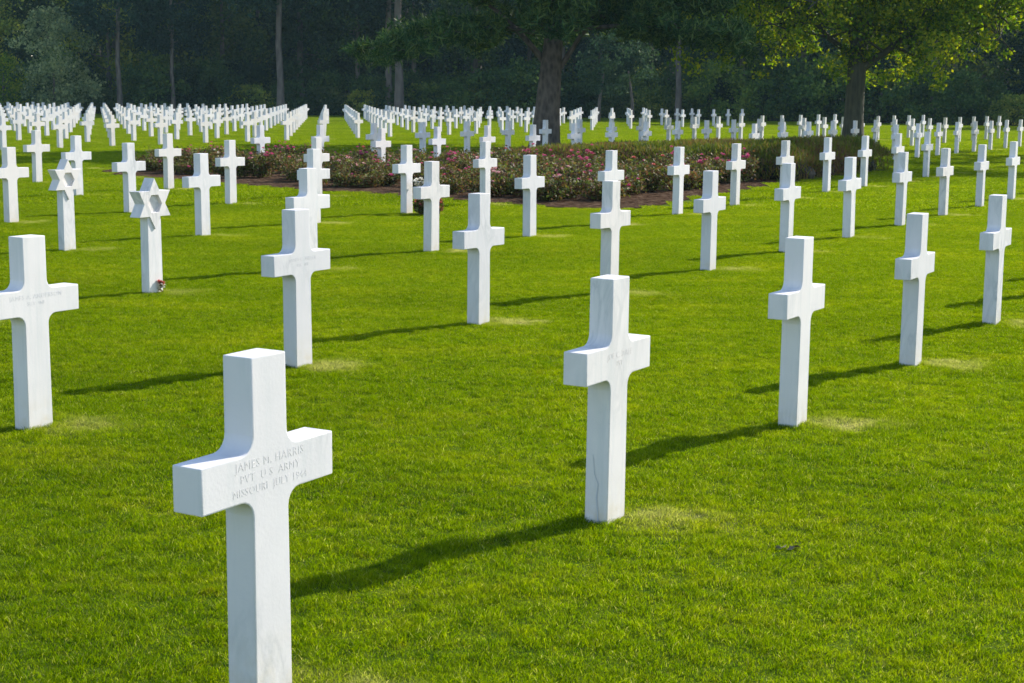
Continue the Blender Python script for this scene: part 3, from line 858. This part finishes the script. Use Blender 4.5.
def proto_tree(name, cm, tm):
    o = empty(name, (0, -500, 0)); obj('trunk', tm, None, o); obj('crown', cm, None, o); return o
KIND = {
    'oak': (crown_round(31, 17, 2.4, 5.0, 11000, m_fa, .32), trunk_mesh(31, 12, .30)),
    'beech': (crown_round(32, 15, 1.6, 5.4, 11000, m_fb, .30), trunk_mesh(32, 10, .28, .02)),
    'tallpine': (crown_round(33, 20, 7.5, 4.4, 8000, m_fc, .34), trunk_mesh(33, 17, .25, .006)),
    'spruce': (crown_round(34, 16, .8, 3.6, 11000, m_fc, .28, 1), trunk_mesh(34, 12, .22)),
}
SHR = [crown_round(41, 3.2, .1, 2.2, 3000, m_fa, .22), crown_round(42, 2.4, .1, 2.0, 2600, m_fb, .20), crown_round(43, 4.2, .1, 2.4, 3400, m_fa, .24)]
BIG = [crown_round(44, 7.6, .2, 3.4, 6500, m_fb, .24), crown_round(45, 4.2, .2, 2.2, 3200, m_fb, .2), crown_round(46, 5.8, 1.9, 2.7, 5000, m_fb, .2)]

def at(px, Y):
    """plan x of image column px at depth Y"""
    return (px - 512) / FPX * Y
def place(kind, x, y, sc, label, group, rz=None):
    cm, tm = KIND[kind]
    o = empty({'oak': 'oak_tree', 'beech': 'beech_tree', 'tallpine': 'tall_pine_tree', 'spruce': 'spruce_tree'}[kind], (x, y, 0), random.uniform(0, 6.28) if rz is None else rz)
    o.scale = (sc, sc, sc)
    obj('trunk', tm, None, o); obj('crown', cm, None, o)
    tag(o, label, 'tree', group); return o

# named trunks at the front of the wood
for px, Y, sc, lab in ((122, 120.5, .85, 'tall slim pine with a bare pale trunk above the far left crosses'),
                       (175, 122.5, .7, 'tall pine with a dim brown trunk, right of the pale slim one'),
                       (281, 121, 1.15, 'tall pine with a sunlit edge on its bare trunk, left of centre'),
                       (388, 123, 1.1, 'thick pine trunk of a close pair, the left one'),
                       (398, 121, 1.4, 'thick pine trunk of a close pair, the right sunlit one'),
                       (560, 128, .8, 'thin pine just right of the big old pine, deep in the wood'),
                       (674, 116, .95, 'leaning dark pine trunk between the big pine and the broadleaf tree'),
                       (738, 118, .8, 'straight dark pine trunk left of the broadleaf tree'),
                       (926, 108.5, .9, 'leaning dark pine trunk right of the broadleaf tree'),
                       (836, 118, .7, 'pale slender pine trunk partly behind the broadleaf tree')):
    place('tallpine', at(px, Y), Y, sc, lab, None, rz=0.3)
# depth of the wood: rows of trees
ks = ['oak', 'beech', 'spruce', 'oak', 'tallpine', 'beech', 'oak', 'spruce']
WL = {'oak': 'dark broad tree in the shaded wood at the back', 'beech': 'olive green leafy tree in the shaded wood at the back',
      'tallpine': 'high bare-stemmed pine in the shaded wood at the back', 'spruce': 'dark blue green conifer in the shaded wood at the back'}
n = 0
for row, (Y, st) in enumerate(((131, 5.2), (138, 5.6), (147, 6.0), (158, 6.6), (172, 7.5))):
    half = .36 * Y + 4
    x = -half + random.uniform(0, 3)
    while x < half:
        y = Y + random.uniform(-2.2, 2.2)
        if row == 0 and x > 8: y -= max(0, x - 8) * .55
        if row == 1 and x > 8: y -= max(0, x - 8) * .45
        k = random.choice(ks) if row else random.choice(['oak', 'beech', 'spruce', 'oak'])
        place(k, x, y, random.uniform(.85, 1.15) * (1 + .04 * row), WL[k], 'trees of the wood at the back'); n += 1
        x += st * random.uniform(.8, 1.2)
# undergrowth along the edge
for row, (dy, st) in enumerate(((2.2, 2.6), (5.0, 3.0))):
    x = -46.0
    while x < 42:
        y = edge_y(x) + dy + random.uniform(-.6, .6)
        o = obj('undergrowth_shrub', SHR[random.randrange(3)]); s_ = random.uniform(.75, 1.15)
        o.location = (x, y, 0); o.rotation_euler = (0, 0, random.uniform(0, 6.28)); o.scale = (s_ * 1.05, s_, s_ * (1 + .1 * row))
        tag(o, 'dark leafy shrub in the undergrowth along the foot of the wood', 'shrub', 'undergrowth shrubs along the wood')
        x += st * random.uniform(.8, 1.2); n += 1
m_young = leaf_mat('young pine needles', [(.030, .060, .030), (.050, .090, .040), (.085, .130, .055)], .25, .5, .6, .5, False, .03)
m_olive = leaf_mat('olive bush leaves', [(.13, .18, .085), (.24, .29, .13), (.40, .42, .18)], .35, .5, .6, .5, False, .03)
for b_, m_ in ((0, m_olive), (1, m_blf), (2, m_young)):
    BIG[b_].materials.clear(); BIG[b_].materials.append(m_)
for px, Y, k, lab, nm in ((58, 119, 0, 'large rounded olive bush at the edge of the wood, upper left', 'round_bush'),
                      (8, 119, 1, 'small yellowish bush at the left edge before the wood', 'yellow_bush'),
                      (612, 106, 2, 'rounded bushy young pine in front of the wood, right of the big pine', 'young_pine')):
    o = empty(nm, (at(px, Y), Y, 0)); obj('crown', BIG[k], None, o)
    mb = MB()
    for q in ((-1.1, .2), (1.2, -.1)) if k == 2 else ((0, 0),):
        mb.tube([(q[0], q[1], -.1), (q[0] * .95, q[1], 1.4), (q[0] * .7, q[1], 3.4)], [.13, .11, .05], 8)
    obj('trunk', mb.mesh('trunk'), m_ft, o)
    tag(o, lab, 'bush' if k < 2 else 'tree')
rng = np.random.default_rng(77)
nn_ = 140000; nc_ = 6000
cx_ = rng.uniform(-86, 86, nc_); cz_ = rng.uniform(0, 18, nc_); cy_ = rng.uniform(182, 196, nc_)
idx = rng.integers(0, nc_, nn_)
P = np.stack([cx_[idx], cy_[idx], cz_[idx]], 1) + rng.normal(size=(nn_, 3)) * (1.5, 1.2, 1.0)
P[:, 2] = np.abs(P[:, 2])
fw = obj('far_wood', leaves('far_wood', P, .95, rng, .8, .2, m_fa))
tag(fw, 'dim mass of far trees closing the gaps deep in the wood', 'wood', kind='stuff')
print('wood plants', n)

# a tree just outside the right edge whose shadow crosses the lawn
sh = place('oak', 26.5, 51.5, 1.0, 'tree beyond the right edge that throws the shadow band on the lawn', None)

# ------------------------------------------------------------------ floral tributes
def posy(name, loc, specs, label, cat, stem_h, spread, lf):
    o = empty(name, loc); rng = np.random.default_rng(len(label))
    ball = rng.normal(size=(lf, 3)); ball *= np.minimum(1, 1.7 / np.linalg.norm(ball, axis=1))[:, None] * rng.uniform(.8, 1.15, (lf, 1))
    cen = ball * (spread, spread, stem_h * .28) + (0, 0, stem_h * .5); cen[:, 2] = np.clip(cen[:, 2], .01, 2)
    obj('leaves', leaves('leaves', cen, min(.07, stem_h * .3), rng, .5, .2), m_rose, o)
    for colr, n_, r, z0, sp in specs:
        c = np.clip(rng.normal(size=(n_, 3)), -1.5, 1.5) * (sp, sp, min(.035, stem_h * .15)) + (0, 0, z0)
        pm = petals(rng, c, r); pm.materials.append(PETAL[colr]); obj('blooms', pm, None, o)
    tag(o, label, cat); return o
c = centre(2, 2); q = c - E2 * .066 + E1 * .035
posy('posy', (q[0], q[1], 0), [('coral', 8, .022, .085, .014), ('white', 9, .020, .055, .016)], 'tiny red and white posy at the foot of the larger star headstone', 'flowers', .11, .012, 30)
c = centre(6, 3); q = np.array([-1.225, 22.45])
posy('flower_bouquet', (q[0], q[1], 0), [('coral', 60, .034, .17, .12), ('pink', 14, .03, .16, .11)], 'dark leafy bouquet with red and pink blooms beside the cross before the roses', 'flowers', .27, .11, 2400)
posy('white_flowers', (-1.36, 22.60, 0), [('white', 22, .05, .455, .05)], 'cream flowers on a tall stem rising behind the red bouquet', 'flowers', .48, .03, 60)

# ------------------------------------------------------------------ morning air
m_air, nt, out = mat('air')
pv = N(nt, 'ShaderNodeVolumePrincipled', Density=.00021, Anisotropy=.0); pv.inputs['Color'].default_value = (.55, .86, .95, 1)
nt.links.new(pv.outputs[0], out.inputs['Volume'])
bm = bmesh.new(); bmesh.ops.create_cube(bm, size=1, matrix=Matrix.Translation((0, 165, 14.5)) @ Matrix.Diagonal((420, 390, 31, 1)))
me = bpy.data.meshes.new('haze'); bm.to_mesh(me); bm.free()
tag(obj('haze', me, m_air), kind='stuff', label='thin bluish morning haze over the field and the wood', cat='haze')

# a scrap of fallen leaf on the near turf
lr = np.random.default_rng(3)
lo = obj('fallen_leaf', leaves('fallen_leaf', np.array([[0, 0, .010], [.026, .012, .012], [.052, -.005, .010], [.075, .01, .011]]), .036, lr, .55, 0, bark_mat('dead leaf', (.08, .065, .045), (.24, .19, .13))))
lo.location = (1.03, 5.78, 0)
tag(lo, 'small dark scrap of dead leaves lying on the near grass', 'leaf')

S.render.engine = 'CYCLES'
S.cycles.max_bounces = 6; S.cycles.transparent_max_bounces = 4
